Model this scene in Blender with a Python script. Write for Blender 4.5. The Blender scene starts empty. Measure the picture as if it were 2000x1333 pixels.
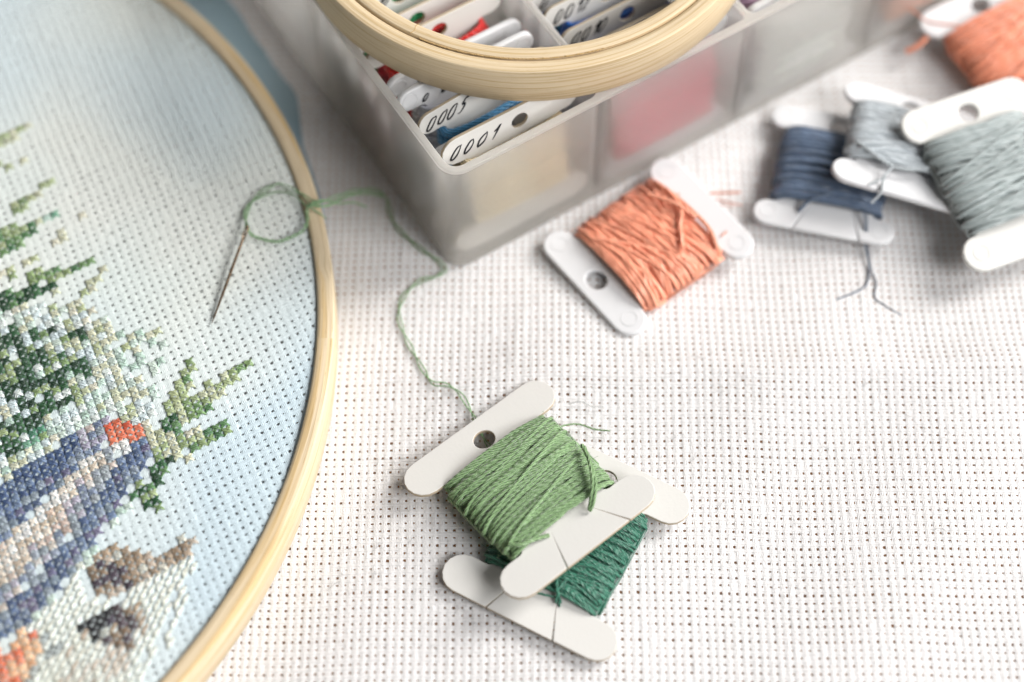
import bpy, math, random
import numpy as np
from mathutils import Matrix, Vector
random.seed(7); rng = np.random.default_rng(7)
PI = math.pi
SC = bpy.context.scene
COL = SC.collection
S = 0.01                                   # everything below is written in centimetres

# ------------------------------------------------------------------ camera
FP = 3668.0; TILT = math.radians(60); HC = 33.6
CAM = np.array([0, -HC/math.tan(TILT), HC])
RV = np.array([1, 0, 0.]); UV_ = np.array([0, math.sin(TILT), math.cos(TILT)]); FV = np.array([0, math.cos(TILT), -math.sin(TILT)])
def P(x, y, z=0.0):                        # measured point of the photograph -> world point at height z (cm)
    d = FV + RV*(x-1000)/FP + UV_*(666.5-y)/FP
    return CAM + (z-CAM[2])/d[2]*d
cam = bpy.data.cameras.new('camera'); co = bpy.data.objects.new('camera', cam); COL.objects.link(co)
cam.lens = 36*FP/2000; cam.sensor_width = 36; cam.clip_start = 0.01; cam.clip_end = 50
co.location = CAM*S; co.rotation_euler = (PI/2-TILT, 0, 0)
cam.dof.use_dof = True; cam.dof.focus_distance = 0.3675; cam.dof.aperture_fstop = 5.1
SC.camera = co

# ------------------------------------------------------------------ light
w = bpy.data.worlds.new('World'); SC.world = w; w.use_nodes = True
w.node_tree.nodes['Background'].inputs[0].default_value = (0.985, 0.985, 0.99, 1)
wn = w.node_tree; wtc = wn.nodes.new('ShaderNodeTexCoord'); wsx = wn.nodes.new('ShaderNodeSeparateXYZ'); wmr = wn.nodes.new('ShaderNodeMapRange')
wn.links.new(wtc.outputs['Generated'], wsx.inputs[0]); wn.links.new(wsx.outputs[0], wmr.inputs[0])
wmr.inputs[1].default_value = -.75; wmr.inputs[2].default_value = .8; wmr.inputs[3].default_value = .05; wmr.inputs[4].default_value = .34
wn.links.new(wmr.outputs[0], wn.nodes['Background'].inputs[1])        # a room that is dim on the left and bright on the window side
def area(name, loc, target, size, power, color):
    l = bpy.data.lights.new(name, 'AREA'); l.shape = 'RECTANGLE'; l.size = size[0]*S; l.size_y = size[1]*S
    l.energy = power; l.color = color
    o = bpy.data.objects.new(name, l); COL.objects.link(o); o.location = Vector(loc)*S
    o.rotation_euler = (Vector(target)-Vector(loc)).to_track_quat('-Z', 'Y').to_euler(); return o
area('window_light', (150, 78, 112), (1, 0, 0), (80, 96), 70.0, (1.0, 0.975, 0.945))
area('soft_light', (85, -58, 90), (-2, -2, 0), (70, 56), 21.0, (0.985, 0.985, 0.985))
SC.view_settings.view_transform = 'Standard'; SC.view_settings.look = 'None'
SC.view_settings.exposure = -0.29; SC.view_settings.gamma = 1.0
SC.render.engine = 'CYCLES'
SC.cycles.samples = 256; SC.cycles.use_denoising = True
SC.cycles.max_bounces = 10; SC.cycles.transmission_bounces = 8; SC.cycles.transparent_max_bounces = 12
SC.render.resolution_x = 1024; SC.render.resolution_y = 682

# ------------------------------------------------------------------ helpers
def lin(h):
    c = [int(h[i:i+2], 16)/255 for i in (0, 2, 4)]
    return np.array([x/12.92 if x <= .04045 else ((x+.055)/1.055)**2.4 for x in c])
def tag(o, label=None, cat=None, group=None, kind=None):
    if label: o['label'] = label
    if cat: o['category'] = cat
    if group: o['group'] = group
    if kind: o['kind'] = kind
    return o
def thing(name, label, cat, M=None, group=None):
    o = bpy.data.objects.new(name, None); COL.objects.link(o); o.empty_display_size = .01
    if M is not None: o.matrix_world = M
    return tag(o, label, cat, group)
class MB:
    def __init__(s): s.v = []; s.f = []; s.uv = []; s.c = []; s.n = 0
    def add(s, v, f, uv=None, col=None):
        v = np.asarray(v, float).reshape(-1, 3); f = np.asarray(f, int)
        s.v.append(v); s.f.append(f+s.n)
        s.uv.append(np.zeros((len(f)*4, 2)) if uv is None else np.asarray(uv).reshape(-1, 2))
        c = np.ones((len(v), 3)) if col is None else np.broadcast_to(np.asarray(col, float), (len(v), 3))
        s.c.append(c); s.n += len(v)
    def tubes(s, paths, r, sides=6, ref=(0, 0, 1), closed=False, radii=None, col=None, flat=1.0, vtwist=0.0):
        p = np.asarray(paths, float)
        if p.ndim == 2: p = p[None]
        N, n, _ = p.shape
        if closed: t = np.roll(p, -1, 1)-np.roll(p, 1, 1)
        else: t = np.gradient(p, axis=1)
        t /= np.linalg.norm(t, axis=2, keepdims=True)+1e-12
        ref = np.broadcast_to(np.asarray(ref, float), p.shape)
        b = np.cross(t, ref); b /= np.linalg.norm(b, axis=2, keepdims=True)+1e-9
        m = np.cross(b, t)
        a = np.arange(sides)*2*PI/sides
        rr = np.broadcast_to(np.asarray(r, float).reshape(-1, 1, 1, 1), (N, 1, 1, 1))
        R = np.ones(n) if radii is None else np.asarray(radii, float)
        v = p[:, :, None] + rr*R[None, :, None, None]*(np.cos(a)[None, None, :, None]*b[:, :, None]+flat*np.sin(a)[None, None, :, None]*m[:, :, None])
        L = np.concatenate([np.zeros((N, 1)), np.cumsum(np.linalg.norm(np.diff(p, axis=1), axis=2), 1)], 1)
        nn = n if closed else n-1
        i = np.arange(nn)[:, None]; j = np.arange(sides)[None]
        i2 = (i+1) % n; j2 = (j+1) % sides
        q = np.stack([i*sides+j, i2*sides+j, i2*sides+j2, i*sides+j2], -1).reshape(-1, 4)
        F = (q[None]+(np.arange(N)*n*sides)[:, None, None]).reshape(-1, 4)
        Lc = L if not closed else np.concatenate([L, L[:, -1:]+(L[:, 1:2])], 1)
        u0 = np.broadcast_to(Lc[:, :nn][:, :, None], (N, nn, sides)); u1 = np.broadcast_to(Lc[:, 1:nn+1][:, :, None], (N, nn, sides))
        v0 = np.broadcast_to((np.arange(sides)/sides)[None, None], (N, nn, sides)); v1 = v0+1/sides
        uv = np.stack([np.stack([u0, v0], -1), np.stack([u1, v0], -1), np.stack([u1, v1], -1), np.stack([u0, v1], -1)], 3)
        c = None
        if col is not None:
            c = np.asarray(col, float)
            if c.ndim == 2: c = np.repeat(c, n*sides, 0)
        s.add(v.reshape(-1, 3), F, uv, c)
    def box(s, lo, hi, col=None):
        x0, y0, z0 = lo; x1, y1, z1 = hi
        v = [(x0,y0,z0),(x1,y0,z0),(x1,y1,z0),(x0,y1,z0),(x0,y0,z1),(x1,y0,z1),(x1,y1,z1),(x0,y1,z1)]
        s.add(v, [(0,3,2,1),(4,5,6,7),(0,1,5,4),(1,2,6,5),(2,3,7,6),(3,0,4,7)], None, col)
    def build(s, name, mat, parent=None, smooth=True):
        v = np.concatenate(s.v)*S; f = np.concatenate(s.f); uv = np.concatenate(s.uv); c = np.concatenate(s.c)
        me = bpy.data.meshes.new(name)
        me.vertices.add(len(v)); me.vertices.foreach_set('co', v.astype(np.float32).ravel())
        me.loops.add(len(f)*4); me.loops.foreach_set('vertex_index', f.astype(np.int32).ravel())
        me.polygons.add(len(f)); me.polygons.foreach_set('loop_start', np.arange(0, len(f)*4, 4, dtype=np.int32))
        me.polygons.foreach_set('use_smooth', np.full(len(f), smooth))
        l = me.uv_layers.new(name='UVMap'); l.data.foreach_set('uv', uv.astype(np.float32).ravel())
        a = me.color_attributes.new('Col', 'FLOAT_COLOR', 'POINT')
        a.data.foreach_set('color', np.concatenate([c, np.ones((len(c), 1))], 1).astype(np.float32).ravel())
        me.update(); me.validate()
        me.materials.append(mat)
        o = bpy.data.objects.new(name, me); COL.objects.link(o)
        if parent: o.parent = parent
        return o
def smoothpath(pts, n):                    # Catmull-Rom through points, resampled evenly
    p = np.asarray(pts, float); p = np.vstack([2*p[0]-p[1], p, 2*p[-1]-p[-2]]); out = []
    for i in range(1, len(p)-2):
        t = np.linspace(0, 1, 24, endpoint=False)[:, None]
        a, b, c, d = p[i-1], p[i], p[i+1], p[i+2]
        out.append(.5*((2*b)+(c-a)*t+(2*a-5*b+4*c-d)*t**2+(3*b-a-3*c+d)*t**3))
    q = np.vstack(out+[p[-2][None]])
    L = np.r_[0, np.cumsum(np.linalg.norm(np.diff(q, axis=0), axis=1))]
    s = np.linspace(0, L[-1], n)
    return np.stack([np.interp(s, L, q[:, k]) for k in range(q.shape[1])], 1)

# ------------------------------------------------------------------ materials
def newmat(name):
    m = bpy.data.materials.new(name); m.use_nodes = True
    nt = m.node_tree; b = nt.nodes['Principled BSDF']; return m, nt, b
def N(nt, t, **kw):
    n = nt.nodes.new(t)
    for k, v in kw.items():
        if hasattr(n, k): setattr(n, k, v)
    return n
def mth(nt, op, a, b=None, c=None):
    n = nt.nodes.new('ShaderNodeMath'); n.operation = op
    for i, x in enumerate((a, b, c)):
        if x is None: continue
        if isinstance(x, (int, float)): n.inputs[i].default_value = x
        else: nt.links.new(x, n.inputs[i])
    return n.outputs[0]
def bump(nt, b, h, strength, dist):
    n = nt.nodes.new('ShaderNodeBump'); n.inputs['Strength'].default_value = strength; n.inputs['Distance'].default_value = dist
    nt.links.new(h, n.inputs['Height']); nt.links.new(n.outputs[0], b.inputs['Normal'])
def noise(nt, scale, detail=2, vec=None, coord='Object'):
    n = nt.nodes.new('ShaderNodeTexNoise'); n.inputs['Scale'].default_value = scale; n.inputs['Detail'].default_value = detail
    if vec is None:
        tc = nt.nodes.new('ShaderNodeTexCoord'); vec = tc.outputs[coord]
    nt.links.new(vec, n.inputs['Vector']); return n.outputs['Fac']
def mixc(nt, fac, a, b, blend='MIX'):
    n = nt.nodes.new('ShaderNodeMix'); n.data_type = 'RGBA'; n.blend_type = blend
    for s_, x in ((n.inputs[0], fac), (n.inputs[6], a), (n.inputs[7], b)):
        if hasattr(x, 'links'): nt.links.new(x, s_)
        elif isinstance(x, (int, float)): s_.default_value = x
        else: s_.default_value = (*x, 1)
    return n.outputs[2]
def uvxy(nt):
    u = nt.nodes.new('ShaderNodeUVMap'); u.uv_map = 'UVMap'
    sp = nt.nodes.new('ShaderNodeSeparateXYZ'); nt.links.new(u.outputs[0], sp.inputs[0]); return sp.outputs[0], sp.outputs[1]
def thread_mat(name, twist=7.0, plies=5.0, rough=.36, bs=.8, contrast=.42):
    m, nt, b = newmat(name)
    at = nt.nodes.new('ShaderNodeAttribute'); at.attribute_name = 'Col'
    u, v = uvxy(nt)
    nzp = noise(nt, 260, 2)
    ph = mth(nt, 'ADD', mth(nt, 'MULTIPLY', nzp, 7.0), mth(nt, 'MULTIPLY', mth(nt, 'ADD', mth(nt, 'MULTIPLY', u, twist), mth(nt, 'MULTIPLY', v, plies)), 2*PI))
    sn = mth(nt, 'SINE', ph)
    st = mth(nt, 'MULTIPLY_ADD', sn, .5, .5)
    nz = noise(nt, 900, 3)
    dark = mixc(nt, 1.0, at.outputs['Color'], (1-contrast*1.3, 1-contrast*1.2, 1-contrast*1.3), 'MULTIPLY')  # groove shade and ply highlights of the twist painted into the thread colour
    base = mixc(nt, st, dark, mixc(nt, 1.0, at.outputs['Color'], (1.18, 1.18, 1.18), 'MULTIPLY'))
    base = mixc(nt, mth(nt, 'MULTIPLY', nz, .35), base, mixc(nt, 1.0, at.outputs['Color'], (1.25, 1.25, 1.25), 'MULTIPLY'))
    nt.links.new(base, b.inputs['Base Color'])
    b.inputs['Roughness'].default_value = rough; b.inputs['Sheen Weight'].default_value = .3; b.inputs['Sheen Roughness'].default_value = .3
    b.inputs['Specular IOR Level'].default_value = .45
    h = mth(nt, 'ADD', st, mth(nt, 'MULTIPLY', nz, .5))
    bump(nt, b, h, bs, .0002)
    return m
M_FLOSS = thread_mat('floss')
M_SATIN = thread_mat('satin_floss', 2.5, 5.0, .33, .5, .22)
M_STITCH = thread_mat('stitch_floss', 7.0, 2.0, .5, .5, .15)
M_THIN = thread_mat('thin_twisted_floss', 9.0, 3.0, .5, .9, .4)

def cloth_mat(name, c1, c2, scale, thr=(.4, .7), tr_=.22, c3=None):
    m, nt, b = newmat(name)
    n1 = noise(nt, scale, 3)
    mp = nt.nodes.new('ShaderNodeMapRange'); mp.inputs[1].default_value = thr[0]; mp.inputs[2].default_value = thr[1]
    nt.links.new(n1, mp.inputs[0])
    base = mixc(nt, mp.outputs[0], c1, c2)
    if c3 is not None:
        n2 = noise(nt, scale*.55, 2)
        mp2 = nt.nodes.new('ShaderNodeMapRange'); mp2.inputs[1].default_value = .5; mp2.inputs[2].default_value = .68
        nt.links.new(n2, mp2.inputs[0]); base = mixc(nt, mp2.outputs[0], base, c3)
    u, v = uvxy(nt)
    # fibres run along the float that shows on top: vertical near the hole rows, horizontal between them
    sel = mth(nt, 'GREATER_THAN', mth(nt, 'COSINE', mth(nt, 'MULTIPLY', v, 2*PI)), -.1)
    su = mth(nt, 'SINE', mth(nt, 'MULTIPLY', u, 2*PI*5)); sv = mth(nt, 'SINE', mth(nt, 'MULTIPLY', v, 2*PI*5))
    mx = nt.nodes.new('ShaderNodeMix'); nt.links.new(sel, mx.inputs[0]); nt.links.new(sv, mx.inputs[2]); nt.links.new(su, mx.inputs[3])
    fib = mth(nt, 'MULTIPLY_ADD', mx.outputs[0], .5, .5)
    nz = noise(nt, 2500, 2)
    base = mixc(nt, mth(nt, 'MULTIPLY', fib, .10), base, mixc(nt, 1.0, base, (.72, .72, .74), 'MULTIPLY'))
    nt.links.new(base, b.inputs['Base Color'])
    b.inputs['Roughness'].default_value = .85; b.inputs['Specular IOR Level'].default_value = .2; b.inputs['Sheen Weight'].default_value = .15
    bump(nt, b, mth(nt, 'ADD', fib, nz), .5, .00015)
    # thin cotton lets some light through
    tr = nt.nodes.new('ShaderNodeBsdfTranslucent'); nt.links.new(base, tr.inputs[0])
    ms = nt.nodes.new('ShaderNodeMixShader'); ms.inputs[0].default_value = tr_
    out = nt.nodes['Material Output']
    nt.links.new(b.outputs[0], ms.inputs[1]); nt.links.new(tr.outputs[0], ms.inputs[2]); nt.links.new(ms.outputs[0], out.inputs[0])
    return m
M_AIDA = cloth_mat('white_aida', (.85, .84, .838), (.83, .82, .815), 60, tr_=.16)
M_BLUE = cloth_mat('dyed_aida', (.82, .85, .80), (.76, .83, .80), 22, (.42, .66), .08, c3=(.62, .74, .80))
M_MARGIN = cloth_mat('shaded_dyed_margin', (.28, .40, .46), (.36, .48, .54), 30)  # dyed cloth with the shadow it lies in darkened into its colour

def wood_mat(name, c1, c2, c3, vs=34.0):
    m, nt, b = newmat(name)
    u, v = uvxy(nt)
    cb = nt.nodes.new('ShaderNodeCombineXYZ')
    nt.links.new(mth(nt, 'MULTIPLY', u, .22), cb.inputs[0]); nt.links.new(mth(nt, 'MULTIPLY', v, vs*.4), cb.inputs[1])
    n1 = noise(nt, 1.0, 3, cb.outputs[0])
    cb2 = nt.nodes.new('ShaderNodeCombineXYZ')
    nt.links.new(mth(nt, 'MULTIPLY', u, .5), cb2.inputs[0]); nt.links.new(mth(nt, 'MULTIPLY', v, vs*1.6), cb2.inputs[1])
    n2 = noise(nt, 1.0, 2, cb2.outputs[0])
    r = nt.nodes.new('ShaderNodeValToRGB'); nt.links.new(n1, r.inputs[0])
    r.color_ramp.elements[0].position = .36; r.color_ramp.elements[0].color = (*c2, 1)
    r.color_ramp.elements[1].position = .5; r.color_ramp.elements[1].color = (*c1, 1)
    e = r.color_ramp.elements.new(.66); e.color = (*c1, 1); e2 = r.color_ramp.elements.new(.72); e2.color = (*c3, 1)
    r2 = nt.nodes.new('ShaderNodeValToRGB'); nt.links.new(n2, r2.inputs[0])
    r2.color_ramp.elements[0].position = .3; r2.color_ramp.elements[0].color = (.74, .68, .55, 1)
    r2.color_ramp.elements[1].position = .47; r2.color_ramp.elements[1].color = (1, 1, 1, 1)
    nt.links.new(mixc(nt, .8, r.outputs[0], r2.outputs[0], 'MULTIPLY'), b.inputs['Base Color'])
    cb3 = nt.nodes.new('ShaderNodeCombineXYZ')
    nt.links.new(mth(nt, 'MULTIPLY', u, 3.0), cb3.inputs[0]); nt.links.new(mth(nt, 'MULTIPLY', v, 60), cb3.inputs[1])
    n3 = noise(nt, 1.0, 3, cb3.outputs[0])
    r3 = nt.nodes.new('ShaderNodeValToRGB'); nt.links.new(n3, r3.inputs[0])
    r3.color_ramp.elements[0].position = .27; r3.color_ramp.elements[0].color = (.62, .5, .36, 1)
    r3.color_ramp.elements[1].position = .36; r3.color_ramp.elements[1].color = (1, 1, 1, 1)
    base = mixc(nt, .8, mixc(nt, .8, r.outputs[0], r2.outputs[0], 'MULTIPLY'), r3.outputs[0], 'MULTIPLY')
    n4 = noise(nt, 45, 2); base = mixc(nt, mth(nt, 'MULTIPLY', n4, .3), base, mixc(nt, 1.0, base, (.78, .72, .62), 'MULTIPLY'))
    nt.links.new(base, b.inputs['Base Color'])
    b.inputs['Roughness'].default_value = .5; b.inputs['Specular IOR Level'].default_value = .35
    bump(nt, b, mth(nt, 'ADD', n1, n2), .35, .0003)
    return m
M_WOOD = wood_mat('beech_wood', (.70, .575, .40), (.64, .47, .25), (.72, .59, .37), 12)
M_BAMBOO = wood_mat('bamboo_wood', (.69, .56, .38), (.58, .43, .24), (.74, .64, .48), 44)
def plain(name, c, rough=.4, spec=.5, sss=0, nscale=0, metal=0, bs=.1):
    m, nt, b = newmat(name)
    b.inputs['Base Color'].default_value = (*c, 1); b.inputs['Roughness'].default_value = rough
    b.inputs['Specular IOR Level'].default_value = spec; b.inputs['Metallic'].default_value = metal
    if sss:
        b.inputs['Subsurface Weight'].default_value = sss; b.inputs['Subsurface Radius'].default_value = (1, 1, 1); b.inputs['Subsurface Scale'].default_value = .0015
    if nscale:
        h = noise(nt, nscale, 3); bump(nt, b, h, bs, .0002)
        nt.links.new(mixc(nt, mth(nt, 'MULTIPLY', noise(nt, nscale*.12, 2), .25), c, tuple(x*.86 for x in c)), b.inputs['Base Color'])
    return m
M_CARD = plain('grey_white_card', (.655, .64, .61), .6, .3, nscale=1500)
M_PLASTIC = plain('white_plastic', (.665, .665, .675), .36, .45, sss=.15, nscale=700, bs=.05)
M_PLASTIC_W = plain('ivory_plastic', (.68, .67, .64), .38, .45, sss=.12, nscale=700, bs=.05)
M_INK = plain('black_ink', (.012, .012, .016), .5, .3)
M_STEEL = plain('needle_steel', (.26, .19, .13), .2, .5, metal=1.0)
M_EDGE = plain('card_core', (.46, .38, .28), .9, .1)
# brown table under the cloth
m, nt, b = newmat('brown_tabletop'); M_TABLE = m
tc = nt.nodes.new('ShaderNodeTexCoord'); mp = nt.nodes.new('ShaderNodeMapping'); mp.inputs['Scale'].default_value = (8, 90, 8)
nt.links.new(tc.outputs['Object'], mp.inputs[0]); nz = noise(nt, 2.0, 4, mp.outputs[0])
nt.links.new(mixc(nt, nz, (.52, .27, .11), (.38, .18, .07)), b.inputs['Base Color']); b.inputs['Roughness'].default_value = .5
# frosted polypropylene
m, nt, b = newmat('frosted_plastic'); M_BOX = m
b.inputs['Base Color'].default_value = (.95, .94, .92, 1); b.inputs['Transmission Weight'].default_value = 1.0
b.inputs['Roughness'].default_value = .27; b.inputs['IOR'].default_value = 1.2
df = nt.nodes.new('ShaderNodeBsdfDiffuse'); df.inputs[0].default_value = (.86, .84, .80, 1)
tl = nt.nodes.new('ShaderNodeBsdfTranslucent'); tl.inputs[0].default_value = (.88, .87, .86, 1)
ma = nt.nodes.new('ShaderNodeMixShader'); ma.inputs[0].default_value = .65
nt.links.new(df.outputs[0], ma.inputs[1]); nt.links.new(tl.outputs[0], ma.inputs[2])
mb = nt.nodes.new('ShaderNodeMixShader'); mb.inputs[0].default_value = .38
nt.links.new(b.outputs[0], mb.inputs[1]); nt.links.new(ma.outputs[0], mb.inputs[2])
tp = nt.nodes.new('ShaderNodeBsdfTransparent'); tp.inputs[0].default_value = (.97, .965, .955, 1)
mc = nt.nodes.new('ShaderNodeMixShader'); mc.inputs[0].default_value = .30
nt.links.new(mb.outputs[0], mc.inputs[1]); nt.links.new(tp.outputs[0], mc.inputs[2]); nt.links.new(mc.outputs[0], nt.nodes['Material Output'].inputs[0])
bump(nt, b, noise(nt, 500, 3), .15, .0002)

# ------------------------------------------------------------------ woven cloth with real holes
EU = np.array([-.13, .13, .25, .38, .5, .62, .75])
def weave_lines(n0, n1, jit):
    k = np.arange(n0, n1)
    hw = .126+.020*((k % 2)*2-1)+rng.normal(0, .014, len(k))
    base = k[:, None]+EU[None]+rng.normal(0, jit, (len(k), 1))
    base[:, 0] = k-hw+(base[:, 3]-k-.38)*.7; base[:, 1] = k+hw+(base[:, 3]-k-.38)*.7
    return base.ravel()
def weave(mb, iu, iv, pos, amp, hole=True, keep=None):
    """iu, iv: lattice ranges; pos(U, V) -> xyz without weave relief"""
    lu = weave_lines(*iu, .02); lv = weave_lines(*iv, .02)
    Uu, Vv = np.meshgrid(lu, lv, indexing='ij')
    nu, nv = Uu.shape
    ou = np.tile(EU, iu[1]-iu[0])[:, None]; ov = np.tile(EU, iv[1]-iv[0])[None]
    cu = np.abs(.5-np.where(ou < 0, ou+1, ou)); cv = np.abs(.5-np.where(ov < 0, ov+1, ov))
    fu = ou+0*ov; fv = ov+0*ou
    bV = np.clip(1-(cu/.44)**4, 0, 1); bH = np.clip(1-(cv/.44)**4, 0, 1)
    V = bV*(.62+.38*np.cos(2*PI*fv)); Hh = bH*(.54-.34*np.cos(2*PI*fv)-.18*np.cos(2*PI*fu))
    h = amp*np.maximum(V, Hh)+rng.normal(0, amp*.10, Uu.shape)
    # uneven bundles: every column and row float has its own fullness
    h *= 1+.25*(rng.random((iu[1]-iu[0], iv[1]-iv[0]))-.5).repeat(7, 0).repeat(7, 1)
    ju = rng.normal(0, .022, Uu.shape); jv = rng.normal(0, .022, Uu.shape)
    X = pos(Uu+ju, Vv+jv); X[..., 2] += h
    idx = np.arange(nu*nv).reshape(nu, nv)
    q = np.stack([idx[:-1, :-1], idx[1:, :-1], idx[1:, 1:], idx[:-1, 1:]], -1)
    m = np.ones((nu-1, nv-1), bool)
    if hole:
        hi = (np.arange(nu-1) % 7 == 0)[:, None] & (np.arange(nv-1) % 7 == 0)[None]
        # a few holes are closed by fibres
        m &= ~(hi & (rng.random(m.shape) > .03))
    if keep is not None:
        c = X[:-1, :-1]; m &= keep(c)
    q = q[m]
    used = np.zeros(nu*nv, bool); used[q.ravel()] = True
    remap = np.cumsum(used)-1
    uvf = np.stack([Uu.ravel(), Vv.ravel()], 1)
    mb.add(X.reshape(-1, 3)[used], remap[q], uvf[q.ravel()])

PITCH = .16
RX = np.array([-12, -3.75, 0, 3.1, 10.5, 13]); RY = np.array([-1.10, -1.12, -.95, -.86, -.80, -.80]); RA = np.array([.04, .14, .28, .40, .48, .48])
def ridge(x, y):
    yr = np.interp(x, RX, RY)+.04*np.sin(x*2.1); A = np.interp(x, RX, RA)
    d = yr-y
    h = A*np.where(d > 0, np.exp(-np.abs(d)/1.35), np.exp(-np.abs(d)/.85))
    h = np.where(np.abs(d) < .12, h*(1-.10*(1-np.abs(d)/.12)), h)
    u = .012*np.exp(-((x-.12-.12*np.sin(y))/.13)**2)*np.clip((y+1.0)/.3, 0, 1)*np.clip((1.6-y)/1.4, 0, 1)
    return h+u+.05*np.sin(x*.55+y*.35+1)*np.cos(y*.5-x*.2)+.03*np.sin(x*1.3-y*.8)+.06
YS = np.linspace(-10.0, 15.0, 1001)
def table_pos(U, V):
    x = U*PITCH+.012*np.sin(V*.11)+.02*np.sin(V*.033+1)
    y0 = V*PITCH
    xs = x[:, 0]
    out = np.empty(U.shape+(3,))
    for i in range(U.shape[0]):
        hh = ridge(np.full_like(YS, xs[i]), YS)
        L = np.r_[0, np.cumsum(np.hypot(np.diff(YS), np.diff(hh)))]
        out[i, :, 1] = np.interp(y0[i]+10.0, L, YS)
    out[..., 0] = x+.006*np.sin(U*.9); out[..., 1] += .02*np.sin(U*.09+.7)+.012*np.sin(U*.31)-.0022*(x-0)**2*.35
    out[..., 2] = ridge(out[..., 0], out[..., 1])
    return out
mb = MB()
weave(mb, (-82, 80), (-53, 82), table_pos, .023)
def ground_z(x, y): return float(ridge(np.array([x]), np.array([y]))[0])+.03
cloth = mb.build('aida_tablecloth', M_AIDA)
tag(cloth, 'white open-weave aida cloth spread under everything with a crosswise fold', 'fabric')
# plain surround out of the frame
mb = MB()
for x0, x1, y0, y1 in ((-45, 45, -45, -8.49), (-45, 45, 13.05, 45), (-45, -13.15, -8.49, 13.05), (12.75, 45, -8.49, 13.05)):
    n = 12; gx = np.linspace(x0, x1, n); gy = np.linspace(y0, y1, n); X, Y = np.meshgrid(gx, gy, indexing='ij')
    id_ = np.arange(n*n).reshape(n, n); q = np.stack([id_[:-1, :-1], id_[1:, :-1], id_[1:, 1:], id_[:-1, 1:]], -1).reshape(-1, 4)
    V = np.stack([X, Y, .07+0*X], -1).reshape(-1, 3); mb.add(V, q, V[q.ravel()][:, :2]/PITCH)
mb.build('cloth_border', M_AIDA, cloth)
mb = MB(); mb.box((-60, -60, -2.5), (60, 60, -.04)); tag(mb.build('tabletop', M_TABLE, None, False), None, None, None, 'structure')

# ------------------------------------------------------------------ rings
def ring(mb, c, r0, r1, z0, z1, bev=.035, n=256, knots=(), a0=0, a1=2*PI):
    prof = [(r0+bev, z0), (r0, z0+bev), (r0, z1-bev), (r0+bev, z1), ((r0+r1)/2-.05, z1+.004), ((r0+r1)/2+.05, z1+.004), (r1-bev, z1), (r1-.3*bev, z1-.3*bev), (r1, z1-bev), (r1, (z0+z1)/2), (r1, z0+bev), (r1-bev, z0)]
    prof = np.array(prof); np_ = len(prof)
    pl = np.r_[0, np.cumsum(np.linalg.norm(np.diff(np.vstack([prof, prof[:1]]), axis=0), axis=1))]
    th = np.linspace(a0, a1, n+1)
    w1 = 1+.0008*np.sin(3*th+1)+.0005*np.sin(7*th)
    V = np.stack([c[0]+np.cos(th)[:, None]*prof[None, :, 0]*w1[:, None], c[1]+np.sin(th)[:, None]*prof[None, :, 0]*w1[:, None],
                  c[2]+prof[None, :, 1]+.008*np.sin(2*th+.5)[:, None]], -1)
    i = np.arange(n)[:, None]; j = np.arange(np_)[None]; j2 = (j+1) % np_
    q = np.stack([i*np_+j, (i+1)*np_+j, (i+1)*np_+j2, i*np_+j2], -1).reshape(-1, 4)
    def off(t):
        o = np.zeros_like(t)
        for (k, wd, am) in knots: o = o+am*np.exp(-((t-k)/wd)**2)*np.sin((t-k)*r1*5.5+.6)
        return o
    U0 = th[:-1]*r1; U1 = th[1:]*r1; O0 = off(th[:-1]); O1 = off(th[1:])
    A = lambda U, O, p: np.stack([np.broadcast_to(U[:, None], (n, np_)), p[None]+O[:, None]], -1)
    uv = np.stack([A(U0, O0, pl[:-1]), A(U1, O1, pl[:-1]), A(U1, O1, pl[1:]), A(U0, O0, pl[1:])], 2)
    mb.add(V.reshape(-1, 3), q, uv)

# ------------------------------------------------------------------ embroidery hoop
HZ = 1.1; HCN = np.array([-15.55, -.60, 0]); HR0 = 11.62; HR1 = 11.98
eh = thing('embroidery_hoop', 'large wooden hoop holding pale blue cloth with a cross-stitched bird and pine', 'embroidery hoop',
           Matrix.Translation(Vector(HCN)*S))
mb = MB(); ring(mb, (0, 0, 0), HR0+.01, HR1, .12, HZ+.05, n=720, knots=((.135, .028, .055),))
o = mb.build('hoop_ring', M_WOOD, eh)
LV1 = np.array([.150, .092]); LV2 = np.array([.066, -.147]); LO = (P(500, 770, HZ)-HCN)[:2]
LM = np.stack([LV1, -LV2], 1); LMI = np.linalg.inv(LM)       # (a, b) -> xy ; b counts upwards
def hz(x, y):
    r = np.hypot(x, y); return HZ-.05+.012*np.sin(x*1.1+y)+.01*np.cos(y*1.7)-.0*r
def emb_pos(U, V):
    x = LO[0]+LM[0, 0]*U+LM[0, 1]*V; y = LO[1]+LM[1, 0]*U+LM[1, 1]*V
    wob = .012*np.sin(V*.21+U*.05); 
    return np.stack([x+wob, y+.01*np.sin(U*.17), hz(x, y)], -1)
mb = MB()
weave(mb, (-66, 18), (-56, 96), emb_pos, .015, keep=lambda c: (np.hypot(c[..., 0], c[..., 1]) < HR0-.012) & (c[..., 0] > 1.6))
fab = mb.build('hooped_fabric', M_BLUE, eh)
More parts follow.
